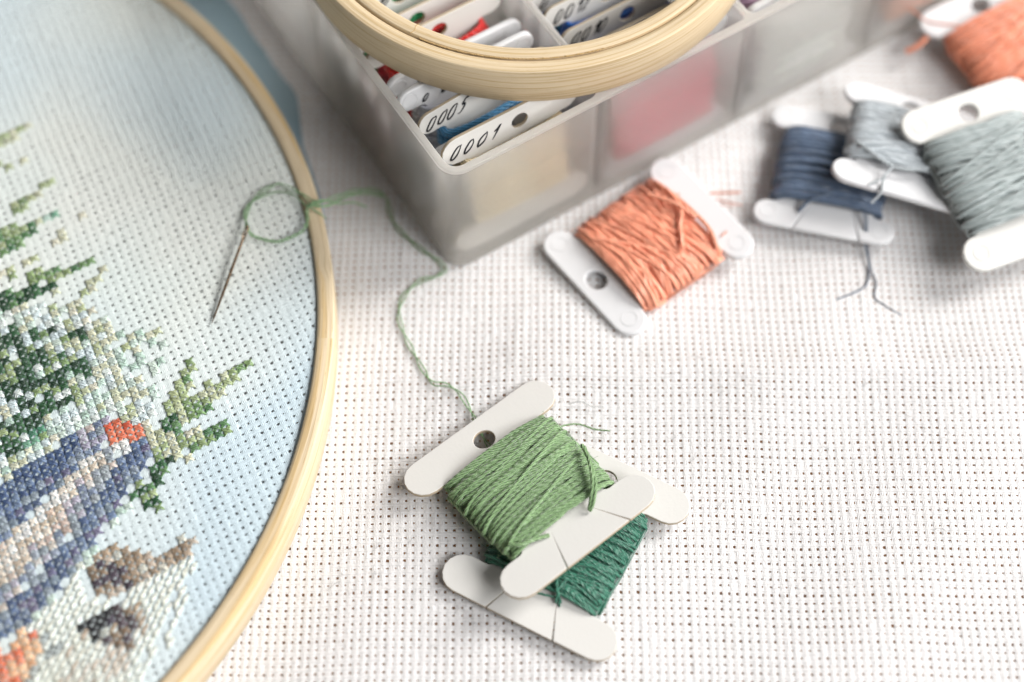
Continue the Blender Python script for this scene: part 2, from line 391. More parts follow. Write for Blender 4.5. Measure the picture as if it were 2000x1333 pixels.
# rest of the disc, out of frame
mb = MB(); nr, na = 10, 96
rr = np.linspace(0, HR0-.03, nr); aa = np.linspace(0, 2*PI, na+1)
V = np.stack([np.minimum(rr[:, None]*np.cos(aa), 1.75), rr[:, None]*np.sin(aa), np.full((nr, na+1), HZ-.05-.02)], -1)
id_ = np.arange(nr*(na+1)).reshape(nr, na+1); q = np.stack([id_[:-1, :-1], id_[1:, :-1], id_[1:, 1:], id_[:-1, 1:]], -1).reshape(-1, 4)
q = q[(V.reshape(-1, 3)[q][:, :, 0].min(1) < 1.74)]
mb.add(V.reshape(-1, 3), q, (V.reshape(-1, 3)[q.ravel()][:, :2]/.165)); mb.build('fabric_rest', M_BLUE, fab)
# fabric margin hanging outside the ring
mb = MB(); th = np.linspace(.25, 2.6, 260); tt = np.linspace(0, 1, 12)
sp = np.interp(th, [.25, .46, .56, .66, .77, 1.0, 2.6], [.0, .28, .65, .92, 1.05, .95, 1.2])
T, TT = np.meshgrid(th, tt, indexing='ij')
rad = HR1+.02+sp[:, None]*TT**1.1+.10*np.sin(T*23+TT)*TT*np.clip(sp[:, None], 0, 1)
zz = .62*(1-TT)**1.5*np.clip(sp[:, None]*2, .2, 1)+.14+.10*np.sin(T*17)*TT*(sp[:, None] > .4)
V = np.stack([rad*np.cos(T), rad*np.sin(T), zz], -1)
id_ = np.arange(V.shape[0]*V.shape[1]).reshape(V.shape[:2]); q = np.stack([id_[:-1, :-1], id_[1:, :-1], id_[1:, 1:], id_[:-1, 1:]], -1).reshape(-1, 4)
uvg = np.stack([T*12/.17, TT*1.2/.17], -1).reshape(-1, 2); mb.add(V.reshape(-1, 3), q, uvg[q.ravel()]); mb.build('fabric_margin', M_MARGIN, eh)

# ------------------------------------------------------------------ the stitches
def pal(s): return [lin(h) for h in s.split()]
LIME = pal('bec4a2 c8ccb0 b2bb90 abb88c'); OLIVE = pal('9aad7c 8da370 a8b78a 809a68'); DKG = pal('1c4229 244e30 173a25 2f5c3a'); MIDG = pal('6a8f60 5c8658 7b9c6a 4e7a54')
MINT = pal('c0d6cb cbdcd3 b4cdc0 d2e0d6'); WHB = pal('dbe6e6 d3e0e4 e4ebe8'); CREAM = pal('d6d6c0 d0d0b6 dedac8 cbccb2'); TEAL = pal('5f9c80 4d8a70 79ab92')
NAVY = pal('4a5f85 3f5277 566b90 4c5d7c'); BLUE = pal('6f84a3 7c8fab 5f759a 8b9ab2'); PURP = pal('75698a 877b94 6a6282'); GREY = pal('9aa5ab a5afb5 8796a0 9aa6b4')
BEIGE = pal('d9cbb8 e2d8ca cdbca6 e6e0d8 d6c8b8'); PINK = pal('d9c0b0 dac8bb ccb2a0'); WHITE = pal('eceae6 f0efec e3e3e4'); LILAC = pal('b4adc0 c0bbca a8a2b8')
RED = pal('d9644a e07858 c95a40 e68a6c'); BROWN = pal('a08a70 8d7760 b59d84 988068'); TAUPE = pal('b8a592 c8b8a8 a8947f cbbfb2'); DPUR = pal('453c4c 524858 3a3442')
BLACK = pal('15151c 1c1c24 101016'); OFFW = pal('dde0d6 e1e5dd d4d5c8 dfe0d6'); PEACH = pal('f0c49c f3ceaa eab88e'); ORANGE = pal('ea9474 e88462 f0a284 e27a58')
def mixp(*a):                               # list of (palette, weight)
    return a
def seg(p, x0, y0, r0, x1, y1, r1):
    d = np.array([x1-x0, y1-y0]); t = np.clip(((p-np.array([x0, y0]))@d)/(d@d), 0, 1)
    return np.hypot(*(p-np.array([x0, y0])-t*d)) < r0+(r1-r0)*t
def inpoly(p, poly):
    x, y = p; c = False; n = len(poly)
    for i in range(n):
        x1, y1 = poly[i]; x2, y2 = poly[(i+1) % n]
        if (y1 > y) != (y2 > y) and x < (x2-x1)*(y-y1)/(y2-y1)+x1: c = not c
    return c
# (motif, shape, palettes with weights, fill probability, stitch kind)  coordinates measured on the cloth as it appears
SH = [
 ('bird', ('p', [(200,836),(222,822),(250,828),(280,820),(290,838),(272,862),(240,858),(214,862)]), mixp((RED,1)), 1, 'x'),
 ('bird', ('p', [(222,862),(245,856),(262,872),(240,885),(225,880)]), mixp((WHITE,1)), 1, 'x'),
 ('bird', ('p', [(0,948),(36,912),(118,872),(130,852),(152,845),(158,868),(132,892),(108,925),(60,962),(0,1000)]), mixp((NAVY,4),(BLUE,1)), 1, 'x'),
 ('bird', ('p', [(158,868),(132,892),(108,925),(60,962),(0,1000),(0,1062),(30,1035),(66,992),(100,962),(140,925),(180,880)]), mixp((NAVY,2),(PURP,1),(BLUE,2),(GREY,1.5)), 1, 'x'),
 ('bird', ('p', [(150,846),(175,822),(205,812),(235,815),(216,840),(200,868),(175,885),(158,868)]), mixp((BLUE,2),(GREY,2),(LILAC,2),(PINK,1)), 1, 'x'),
 ('bird', ('p', [(255,865),(288,858),(296,885),(272,925),(232,985),(195,1045),(170,1075),(130,1130),(95,1170),(50,1215),(15,1245),(0,1250),(0,1195),(50,1145),(95,1095),(140,1045),(180,985),(215,930),(235,885)]), mixp((NAVY,2),(BLUE,3),(PURP,1),(GREY,1)), 1, 'x'),
 ('bird', ('p', [(235,868),(222,915),(185,980),(140,1042),(98,1092),(50,1142),(0,1195),(0,1155),(45,1110),(90,1050),(130,990),(170,940),(200,885)]), mixp((BLUE,1.3),(GREY,3),(PINK,1),(LILAC,1.4),(BEIGE,1.3)), 1, 'x'),
 ('bird', ('s', 20,1075,9,165,905,9), mixp((WHITE,3),(BEIGE,1)), 1, 'x'),
 ('bird', ('p', [(180,872),(205,880),(175,940),(130,990),(88,1052),(40,1115),(0,1160),(0,1055),(40,1030),(80,985),(130,935),(150,905)]), mixp((BEIGE,5),(PINK,2),(WHITE,1),(LILAC,.5)), 1, 'x'),
 # small bird head below
 ('eye', ('p', [(157,1225),(190,1196),(222,1180),(228,1200),(216,1232),(196,1248),(170,1243)]), mixp((BLACK,9),(OFFW,.8),(DPUR,1)), 1, 'x'),
 ('eye', ('p', [(225,1180),(262,1185),(274,1210),(256,1240),(262,1262),(215,1268),(205,1250),(226,1232)]), mixp((DPUR,4),(BROWN,2.4),(TAUPE,1)), 1, 'x'),
 ('chick', ('p', [(178,1112),(196,1100),(230,1106),(264,1126),(256,1142),(214,1142),(186,1140)]), mixp((DPUR,4),(BROWN,1)), 1, 'x'),
 ('chick', ('p', [(166,1106),(192,1074),(232,1062),(270,1078),(300,1082),(358,1048),(376,1056),(372,1076),(330,1098),(276,1136),(236,1156),(205,1164),(182,1148)]), mixp((BROWN,3),(TAUPE,4),(OFFW,.5)), 1, 'x'),
 ('chick', ('p', [(376,1050),(374,1080),(300,1130),(262,1180),(230,1190),(258,1150),(300,1105),(350,1070)]), mixp((TAUPE,2),(OFFW,2)), .8, 'h'),
 ('chick', ('p', [(215,1186),(262,1176),(285,1198),(284,1240),(262,1275),(210,1283),(180,1262),(150,1240)]), mixp((TAUPE,3),(BROWN,2),(OFFW,1)), 1, 'h'),
 ('beak', ('p', [(0,1278),(22,1262),(48,1276),(44,1300),(30,1333),(0,1333)]), mixp((ORANGE,4),(PEACH,1)), 1, 'x'),
 ('beak', ('p', [(0,1260),(50,1228),(76,1238),(84,1262),(64,1290),(50,1333),(20,1333),(46,1290),(46,1270),(22,1258),(0,1278)]), mixp((PEACH,4),(ORANGE,.6)), 1, 'x'),
 ('outline', ('s', 84,1250,5,116,1238,5), mixp((BLACK,1)), 1, 'k'),
 ('outline', ('s', 112,1262,5,84,1290,6), mixp((BLACK,1)), 1, 'k'),
 ('outline', ('s', 74,1302,6,50,1330,7), mixp((BLACK,1)), 1, 'k'),
 ('chick', ('p', [(120,1262),(200,1262),(260,1290),(240,1333),(100,1333),(110,1300)]), mixp((OFFW,3),(TAUPE,2)), 1, 'h'),
 ('chick', ('p', [(30,1240),(90,1190),(130,1130),(165,1120),(165,1170),(235,1178),(262,1140),(320,1100),(375,1090),(352,1140),(330,1180),(312,1230),(300,1280),(270,1333),(60,1333),(80,1262)]), mixp((OFFW,1)), .96, 'h'),
 ('chick', ('p', [(375,1085),(400,1080),(380,1140),(350,1210),(330,1260),(310,1240),(352,1140)]), mixp((OFFW,1)), .4, 'h'),
 # sprig to the right
 ('sprig', ('s', 345,800,7,333,835,7), mixp((DKG,3),(MIDG,1)), 1, 'x'),
 ('sprig', ('s', 372,697,8,352,770,20), mixp((LIME,3),(OLIVE,2),(MIDG,.6)), 1, 'x'),
 ('sprig', ('s', 352,770,22,338,820,16), mixp((MIDG,2),(OLIVE,2),(LIME,1)), .97, 'x'),
 ('sprig', ('s', 484,701,7,410,768,22), mixp((LIME,3),(OLIVE,2),(MIDG,.8)), .97, 'x'),
 ('sprig', ('s', 425,750,18,365,815,17), mixp((MIDG,2),(OLIVE,2),(LIME,1)), 1, 'x'),
 ('sprig', ('s', 455,825,6,385,858,16), mixp((OLIVE,2),(MIDG,2),(LIME,1)), 1, 'x'),
 ('sprig', ('s', 380,850,14,310,890,14), mixp((LIME,2),(OLIVE,2),(CREAM,1)), 1, 'x'),
 ('sprig', ('s', 345,800,20,320,870,18), mixp((LIME,2),(CREAM,1.5),(MIDG,1)), .95, 'x'),
 ('sprig', ('s', 320,895,16,290,965,10), mixp((DKG,2),(MIDG,3),(OLIVE,1)), 1, 'x'),
 ('sprig', ('s', 345,885,10,375,905,6), mixp((CREAM,2),(LIME,1)), .9, 'x'),
 ('sprig', ('s', 275,960,16,300,985,12), mixp((DKG,2),(MIDG,2),(OLIVE,1)), 1, 'x'),
 ('sprig', ('s', 285,830,14,315,890,14), mixp((LIME,1),(CREAM,2)), .9, 'x'),
 # boughs on the left
 ('pine', ('s', 50,240,6,0,280,10), mixp((LIME,3),(CREAM,1)), .9, 'x'),
 ('pine', ('s', 62,282,3,66,290,4), mixp((CREAM,1)), 1, 'x'), ('pine', ('s', 36,305,5,42,312,5), mixp((CREAM,1)), 1, 'x'), ('pine', ('s', 0,318,6,10,326,6), mixp((LIME,1)), 1, 'x'),
 ('pine', ('s', 102,350,4,28,408,11), mixp((LIME,3),(CREAM,1),(OLIVE,.5)), .92, 'x'),
 ('pine', ('s', 125,402,3,85,428,6), mixp((MINT,2),(TEAL,1)), .85, 'x'),
 ('pine', ('s', 92,426,6,0,465,16), mixp((MIDG,3),(OLIVE,2),(LIME,.5)), .95, 'x'),
 ('pine', ('s', 60,455,8,0,482,14), mixp((DKG,1),(MIDG,3)), .9, 'x'),
 ('pine', ('s', 165,412,3,108,472,9), mixp((CREAM,2),(LIME,2)), .85, 'x'),
 ('pine', ('s', 70,500,5,0,540,16), mixp((LIME,2),(CREAM,2),(OLIVE,1)), .75, 'x'),
 ('pine', ('s', 180,503,4,130,530,9), mixp((OLIVE,2),(MIDG,2)), 1, 'x'),
 ('pine', ('s', 135,525,8,60,545,14), mixp((OLIVE,2),(MIDG,2),(LIME,1)), .95, 'x'),
 ('pine', ('s', 100,560,9,0,590,18), mixp((DKG,4),(MIDG,1)), .97, 'x'),
 ('pine', ('s', 205,522,4,165,575,8), mixp((CREAM,2),(LIME,1)), .8, 'x'),
 ('pine', ('s', 170,655,8,70,650,12), mixp((DKG,3),(OLIVE,1),(WHB,.6)), .95, 'x'),
 ('pine', ('s', 70,700,30,170,718,12), mixp((DKG,4),(OLIVE,1),(WHB,.9)), .97, 'x'),
 ('pine', ('s', 20,660,26,40,760,40), mixp((DKG,4),(OLIVE,1),(WHB,1.1)), .97, 'x'),
 ('pine', ('s', 110,740,22,20,860,22), mixp((DKG,4),(OLIVE,1),(WHB,1)), .97, 'x'),
 ('pine', ('s', 140,765,12,100,790,12), mixp((DKG,2),(WHB,1),(OLIVE,1)), .97, 'x'),
 ('pine', ('s', 0,850,28,12,880,16), mixp((DKG,3),(OLIVE,1)), .97, 'x'),
 ('pine', ('s', 75,845,10,55,870,10), mixp((TEAL,2),(OLIVE,1)), 1, 'x'),
 ('mist', ('p', [(0,600),(100,590),(150,610),(205,625),(250,700),(300,760),(310,800),(285,825),(200,812),(150,840),(120,860),(60,905),(0,945)]), mixp((WHB,3),(MINT,3),(CREAM,2.2),(LIME,.6)), .93, 'x'),
 ('mist', ('p', [(100,560),(150,580),(230,640),(300,650),(330,680),(300,745),(250,700),(200,640),(100,600)]), mixp((MINT,2),(CREAM,2),(LIME,1)), .42, 'x'),
 ('mist', ('s', 235,655,5,300,650,8), mixp((CREAM,2),(LIME,1)), .9, 'x'), ('mist', ('s', 290,675,5,320,668,6), mixp((CREAM,2),(LIME,1)), .8, 'x'),
 ('mist', ('s', 255,975,10,160,1085,12), mixp((MINT,1)), .85, 'x'), ('mist', ('s', 170,1090,12,60,1210,14), mixp((MINT,1),(OFFW,1)), .8, 'x'),
]
NAMES = {'bird': ('stitched_bird', 'navy, lilac and beige cross-stitched bird'), 'eye': ('stitched_eye', 'black and dark plum stitched eye'),
         'chick': ('stitched_plumage', 'off-white and brown half-stitched plumage'), 'beak': ('stitched_beak', 'peach and orange stitched beak'),
         'outline': ('stitched_outline', 'thin black crosses'), 'sprig': ('stitched_sprig', 'green stitched pine sprig'),
         'pine': ('stitched_bough', 'dark green stitched pine boughs'), 'mist': ('stitched_mist', 'pale mint and cream stitches')}
groups = {}
def proj(x, y, z):
    v = np.stack([x, y, z], -1)-CAM; d = v@FV; return 1000+FP*(v@RV)/d, 666.5-FP*(v@UV_)/d
A_, B_ = np.meshgrid(np.arange(-66, 17), np.arange(-56, 95), indexing='ij')
cx = LO[0]+LM[0, 0]*(A_+.5)+LM[0, 1]*(B_+.5); cy = LO[1]+LM[1, 0]*(A_+.5)+LM[1, 1]*(B_+.5)
PX, PY = proj(cx+HCN[0], cy+HCN[1], np.full(cx.shape, HZ))
for a in range(A_.shape[0]):
    for b_ in range(A_.shape[1]):
        px, py = PX[a, b_], PY[a, b_]
        if px < -60 or px > 560 or py < 150 or py > 1400: continue
        if px < 0: px = -px*.6                       # the picture goes on a little past the frame
        if py > 1333: py = 2666-py
        p = np.array([px, py])
        for (mo, sh, ps, pr, kd) in SH:
            if (inpoly(p, sh[1]) if sh[0] == 'p' else seg(p, *sh[1:])):
                if rng.random() < pr:
                    wts = np.array([q[1] for q in ps], float); k = rng.choice(len(ps), p=wts/wts.sum())
                    mc_ = sum(q[1]*np.mean(q[0], 0) for q in ps)/wts.sum()
                    bl_ = .30 if mo in ('bird', 'chick', 'eye') else .08
                    c = ((1-bl_)*ps[k][0][rng.integers(len(ps[k][0]))]+bl_*mc_)*rng.uniform(.94, 1.06)
                    groups.setdefault(mo, []).append((A_[a, b_], B_[a, b_], c, kd))
                    break
                if pr >= .9: break
def leg_paths(cells, diag, zoff, hgt, side):
    ce = np.array([(c[0], c[1]) for c in cells], float)
    if diag == 0: s0, s1 = np.array([.0, .0]), np.array([1., 1.])
    else: s0, s1 = np.array([.02, .98]), np.array([.98, .02])
    t = np.linspace(0, 1, 8)
    ce0 = ce+s0+rng.normal(0, .05, ce.shape); ce1 = ce+s1+rng.normal(0, .05, ce.shape)
    d = ce1-ce0; nrm = np.stack([-d[:, 1], d[:, 0]], 1)/np.linalg.norm(d, axis=1, keepdims=True)
    off = side*np.sin(t*PI)**.6
    uv = ce0[:, None]+(ce1-ce0)[:, None]*t[None, :, None]+nrm[:, None]*off[None, :, None]
    X = emb_pos(uv[..., 0], uv[..., 1])
    hh = hgt*(1+rng.normal(0, .12, (len(ce), 1)))
    X[..., 2] += .018+zoff+hh*np.sin(t*PI)[None]**.55-.05*(np.abs(t-.5) > .49)[None]
    return X
for mo, cells in groups.items():
    mb = MB()
    for kd in ('x', 'h', 'k'):
        cs = [c for c in cells if c[3] == kd]
        if not cs: continue
        cols = np.array([c[2] for c in cs])
        if kd == 'x':
            for diag, zo in ((0, 0), (1, .014)):
                for sd in (-.165, -.055, .055, .165):
                    mb.tubes(leg_paths(cs, diag, zo, .014, sd), .0112, 5, col=cols*rng.uniform(.76, 1.2, (len(cs), 1)))
        elif kd == 'h':
            for sd in (-.15, -.05, .05, .15):
                mb.tubes(leg_paths(cs, 0, .002, .016, sd), .0150, 6, col=cols*rng.uniform(.88, 1.12, (len(cs), 1)))
        else:
            for diag, zo in ((0, .045), (1, .06)):
                mb.tubes(leg_paths(cs, diag, zo, .02, 0), .010, 6, col=cols)
    nm, lb = NAMES[mo]; o = mb.build(nm, M_STITCH, eh); o['label'] = lb

# ------------------------------------------------------------------ small hoop lying on the box
sh_ = thing('bamboo_hoop', 'small empty bamboo hoop of two nested rings resting on top of the storage box', 'embroidery hoop', Matrix.Translation(Vector((.28, 8.27, 0))*S))
mb = MB(); ring(mb, (0, 0, 0), 4.585, 4.90, 3.66, 4.60, n=400); mb.build('outer_ring', M_BAMBOO, sh_)
mb = MB(); ring(mb, (0, 0, 0), 4.27, 4.555, 3.70, 4.615, n=400); mb.build('inner_ring', M_BAMBOO, sh_)

M_GLUE = plain('dried_glue', (.50, .34, .16), .8, .2)
ja = math.atan2(*(P(812, 54, 4.62)-np.array([.28, 8.27, 0]))[[1, 0]])
mb = MB(); rr_ = np.linspace(4.262, 4.556, 12)
mb.tubes(np.stack([rr_*np.cos(ja+.004*np.sin(rr_*30)), rr_*np.sin(ja+.004*np.sin(rr_*30)), np.full(12, 4.622)], 1), .008, 5); mb.build('lap_joint', M_GLUE, sh_)
a_ = np.linspace(ja+.04, ja+.86, 320)
mb = MB(); mb.tubes(np.stack([4.572*np.cos(a_)*(1+rng.normal(0, .0006, 320)), 4.572*np.sin(a_)*(1+rng.normal(0, .0006, 320)), 4.600+.012*rng.random(320)], 1), .012, 6,
     radii=np.clip(.5+.9*np.abs(np.sin(np.cumsum(rng.normal(0, .35, 320)))), .2, 1.3)); mb.build('glue_line', M_GLUE, sh_)

# ------------------------------------------------------------------ storage box
BA = math.radians(32.5); E_ = np.array([math.cos(BA), math.sin(BA), 0]); G_ = np.array([-E_[1], E_[0], 0])
C0 = np.array([-1.22, 1.57, 0])-.0*E_
BM = Matrix(((E_[0], G_[0], 0, C0[0]*S), (E_[1], G_[1], 0, C0[1]*S), (0, 0, 1, 0), (0, 0, 0, 1)))   # local x along the front, y into the box
box = thing('storage_box', 'frosted clear plastic box with compartments full of numbered floss bobbins', 'storage box', BM)
def rrect(x0, y0, x1, y1, r, n=8):
    pts = []
    for cx_, cy_, a in ((x1-r, y0+r, -PI/2), (x1-r, y1-r, 0), (x0+r, y1-r, PI/2), (x0+r, y0+r, PI)):
        for k in range(n+1): pts.append((cx_+r*math.cos(a+k*PI/2/n), cy_+r*math.sin(a+k*PI/2/n)))
    return pts
def curve_mesh(loops, z0, z1, bev=0.0):
    cu = bpy.data.curves.new('tmp', 'CURVE'); cu.dimensions = '2D'; cu.fill_mode = 'BOTH'
    cu.extrude = (z1-z0)/2*S-bev*S; cu.bevel_depth = bev*S; cu.bevel_resolution = 2; cu.offset = -bev*S
    for lp in loops:
        sp = cu.splines.new('POLY'); sp.points.add(len(lp)-1); sp.use_cyclic_u = True
        for i, p in enumerate(lp): sp.points[i].co = (p[0]*S, p[1]*S, 0, 1)
    o = bpy.data.objects.new('tmp', cu); COL.objects.link(o)
    bpy.context.view_layer.update()
    me = bpy.data.meshes.new_from_object(o.evaluated_get(bpy.context.evaluated_depsgraph_get()))
    bpy.data.objects.remove(o); bpy.data.curves.remove(cu)
    zc = (z0+z1)/2*S
    for v in me.vertices: v.co.z += zc
    return me
def mesh_obj(name, me, mat, parent, smooth=True, ang=40):
    me.materials.clear(); me.materials.append(mat); me.name = name
    o = bpy.data.objects.new(name, me); COL.objects.link(o)
    if parent: o.parent = parent
    if smooth:
        me.polygons.foreach_set('use_smooth', np.full(len(me.polygons), True))
        try: me.set_sharp_from_angle(angle=math.radians(ang))
        except Exception: pass
    return o
XD = [0, 3.70, 7.30, 10.90, 14.50]; YD = [0, 5.75, 11.4]
holes = []; hbox = []
for i in range(4):
    for j in range(2):
        x0 = XD[i]+(.13 if i == 0 else .055); x1 = XD[i+1]-(.13 if i == 3 else .055)
        y0 = YD[j]+(.13 if j == 0 else .055); y1 = YD[j+1]-(.13 if j == 1 else .055)
        hbox.append(((x0, y0), (x1, y1), .26 if (i == 0 and j == 0) else .16))
        holes.append(rrect(x0, y0, x1, y1, .26 if (i == 0 and j == 0) else .16, 6)[::-1])
mesh_obj('tray_walls', curve_mesh([rrect(0, 0, 14.5, 11.4, .42, 12)]+holes, .20, 3.498, .01), M_BOX, box)
M_RIM = M_BOX.copy(); M_RIM.name = 'edge_lit_frosted_rim'  # same plastic made milkier: the edge's whitish light put into the material
for n_ in M_RIM.node_tree.nodes:
    if n_.type == 'MIX_SHADER' and abs(n_.inputs[0].default_value-.30) < .01: n_.inputs[0].default_value = .10
    if n_.type == 'MIX_SHADER' and abs(n_.inputs[0].default_value-.38) < .01: n_.inputs[0].default_value = .62
mesh_obj('tray_rim', curve_mesh([rrect(-.015, -.015, 14.515, 11.415, .43, 12)]+[rrect(h_[0][0], h_[0][1], h_[1][0], h_[1][1], h_[2], 6)[::-1] for h_ in hbox], 3.502, 3.62, .02), M_RIM, box)
mesh_obj('tray_floor', curve_mesh([rrect(.03, .03, 14.47, 11.37, .40, 12)], .085, .196, .03), M_BOX, box)

# ------------------------------------------------------------------ bobbins
def bobbin_outline(L, ya, hb, ww, slits=()):
    """bar half-height hb, bars at +-ya, web half-width ww; slits: (side, x on outer edge, x inside, depth)"""
    h = L/2; n = 8; r = hb; pts = []
    fr = .12
    def arc(cx_, cy_, a0, a1, rr=r, k=n):
        return [(cx_+rr*math.cos(a0+(a1-a0)*i/k), cy_+rr*math.sin(a0+(a1-a0)*i/k)) for i in range(k+1)]
    pts += arc(h-r, -ya, -PI/2, PI/2)                                    # bottom bar, right end
    pts += arc(ww+fr, -ya+hb+fr, -PI/2, -PI, fr, 3)                      # fillet into web
    pts += arc(ww+fr, ya-hb-fr, PI, PI/2, fr, 3)
    pts += arc(h-r, ya, -PI/2, PI/2)
    for (s_, xo, xi, dp) in sorted([s for s in slits if s[0] > 0], key=lambda s: -s[1]):
        pts += [(xo+.015, ya+hb), (xi, ya+hb-dp), (xo-.015, ya+hb)]
    pts += arc(-h+r, ya, PI/2, 3*PI/2)
    pts += arc(-ww-fr, ya-hb-fr, PI/2, 0, fr, 3)
    pts += arc(-ww-fr, -ya+hb+fr, 0, -PI/2, fr, 3)
    pts += arc(-h+r, -ya, PI/2, 3*PI/2)
    for (s_, xo, xi, dp) in sorted([s for s in slits if s[0] < 0], key=lambda s: s[1]):
        pts += [(xo-.015, -ya-hb), (xi, -ya-hb+dp), (xo+.015, -ya-hb)]
    out = [pts[0]]
    for p in pts[1:]:
        if math.hypot(p[0]-out[-1][0], p[1]-out[-1][1]) > 1e-4: out.append(p)
    return out
def frame(A, B, C, flip=False):
    """A, B: ends of the upper bar; C: middle of the lower bar (cm) -> matrix, x along bar, y from lower to upper bar"""
    A, B, C = map(lambda q: np.asarray(q, float), (A, B, C)); x = B-A; x /= np.linalg.norm(x)
    mtop = (A+B)/2; y = mtop-C; ax = np.linalg.norm(y-(y@x)*x); y = y-(y@x)*x; y /= np.linalg.norm(y); z = np.cross(x, y)
    if z[2] < 0: x = -x; z = -z
    c = (mtop+C)/2
    return Matrix(((x[0], y[0], z[0], c[0]*S), (x[1], y[1], z[1], c[1]*S), (x[2], y[2], z[2], c[2]*S), (0, 0, 0, 1)))
def wraps(mb, n, y0, y1, wx, tz, r, col, seg=80, sides=7, slant=.05, jit=.03, bulge=.2, cvar=.07, grp=6, pw=2.6):
    ys = np.linspace(y0, y1, n)+rng.normal(0, jit, n)
    sl = slant*(1+rng.normal(0, .5, n))+.5*slant*np.sin(np.linspace(0, grp, n)*2)
    th = np.arange(seg)*2*PI/seg
    ct, st = np.cos(th), np.sin(th)
    ex = 2/pw
    X = np.sign(ct)*np.abs(ct)**ex; Z = np.sign(st)*np.abs(st)**ex
    rel = np.clip((ys-y0)/(y1-y0), 0, 1)
    wob = .035*np.sin(rel*PI*grp+rng.uniform(0, 6))+rng.normal(0, .018, n)
    wxx = wx+wob-.05*bulge*np.abs(rel-.5); tzz = tz*(1-bulge*(2*np.abs(rel-.5))**3)+rng.normal(0, .008, n)
    p = np.zeros((n, seg, 3))
    p[..., 0] = wxx[:, None]*X[None]; p[..., 2] = tzz[:, None]*Z[None]
    p[..., 1] = np.clip(ys[:, None]+sl[:, None]*X[None]*np.sign(Z+1e-6)[None]+sl[:, None]*.0, y0-.02, y1+.02)+.012*np.sin(th*3+rng.uniform(0, 6))[None]
    cols = np.clip(np.asarray(col)[None]*(1+rng.normal(0, cvar, (n, 1))), 0, 1)
    mb.tubes(p, r, sides, ref=(0, 1, 0), closed=True, col=cols)
    return p
def core(mb, y0, y1, wx, tz, col, pw=2.6, seg=40):
    th = np.arange(seg)*2*PI/seg; ex = 2/pw
    X = np.sign(np.cos(th))*np.abs(np.cos(th))**ex; Z = np.sign(np.sin(th))*np.abs(np.sin(th))**ex
    ys = np.linspace(y0, y1, 12)
    v = np.stack([np.broadcast_to(wx*X[None], (12, seg)), np.broadcast_to(ys[:, None], (12, seg)), np.broadcast_to(tz*Z[None], (12, seg))], -1)
    i = np.arange(11)[:, None]; j = np.arange(seg)[None]; j2 = (j+1) % seg
    q = np.stack([i*seg+j, (i+1)*seg+j, (i+1)*seg+j2, i*seg+j2], -1).reshape(-1, 4)
    mb.add(v.reshape(-1, 3), q, None, np.asarray(col)*.8)
GLY = {'0': [[(.55,.92),(.2,.85),(.02,.5),(.08,.12),(.32,.0),(.6,.2),(.7,.6),(.62,.88),(.45,.95)]],
       '1': [[(.12,.62),(.34,.80),(.52,1.0),(.46,.5),(.40,0)]],
       '2': [[(.1,.72),(.25,.95),(.55,.95),(.62,.7),(.4,.35),(.08,.02),(.35,.08),(.7,.02)]],
       '5': [[(.38,.95),(.75,1.0),(1.2,1.12)],[(.38,.95),(.25,.58),(.55,.60),(.58,.28),(.33,.02),(.0,.06)]],
       '6': [[(.6,.98),(.25,.7),(.08,.3),(.25,.02),(.55,.12),(.55,.4),(.25,.42)]],
       '7': [[(.05,.92),(.6,.95),(.4,.5),(.25,0)]], 'o': [[(.4,.5),(.15,.45),(.05,.2),(.2,.0),(.45,.1),(.5,.35),(.35,.5)]]}
def writing(parent, text, x0, yc, zf, h, adv, slant=.6, r=.022, name='handwritten_number'):
    mb = MB(); x = x0
    for ch in text:
        if ch != ' ':
            for st in GLY[ch]:
                a = np.array(st)+rng.normal(0, .035, (len(st), 2)); a[:, 0] = a[:, 0]*h*.72+a[:, 1]*slant*h+x; a[:, 1] = yc-h/2+a[:, 1]*h
                pth = smoothpath(np.c_[a, np.full(len(a), zf)], 26)
                mb.tubes(pth, r, 6, flat=.25, radii=np.interp(np.linspace(0, 1, 26), [0, .1, .6, 1], [.6, 1, 1.1, .45]), col=None)
        x += adv*(.6 if ch == '1' else 1)
    return mb.build(name, M_INK, parent)
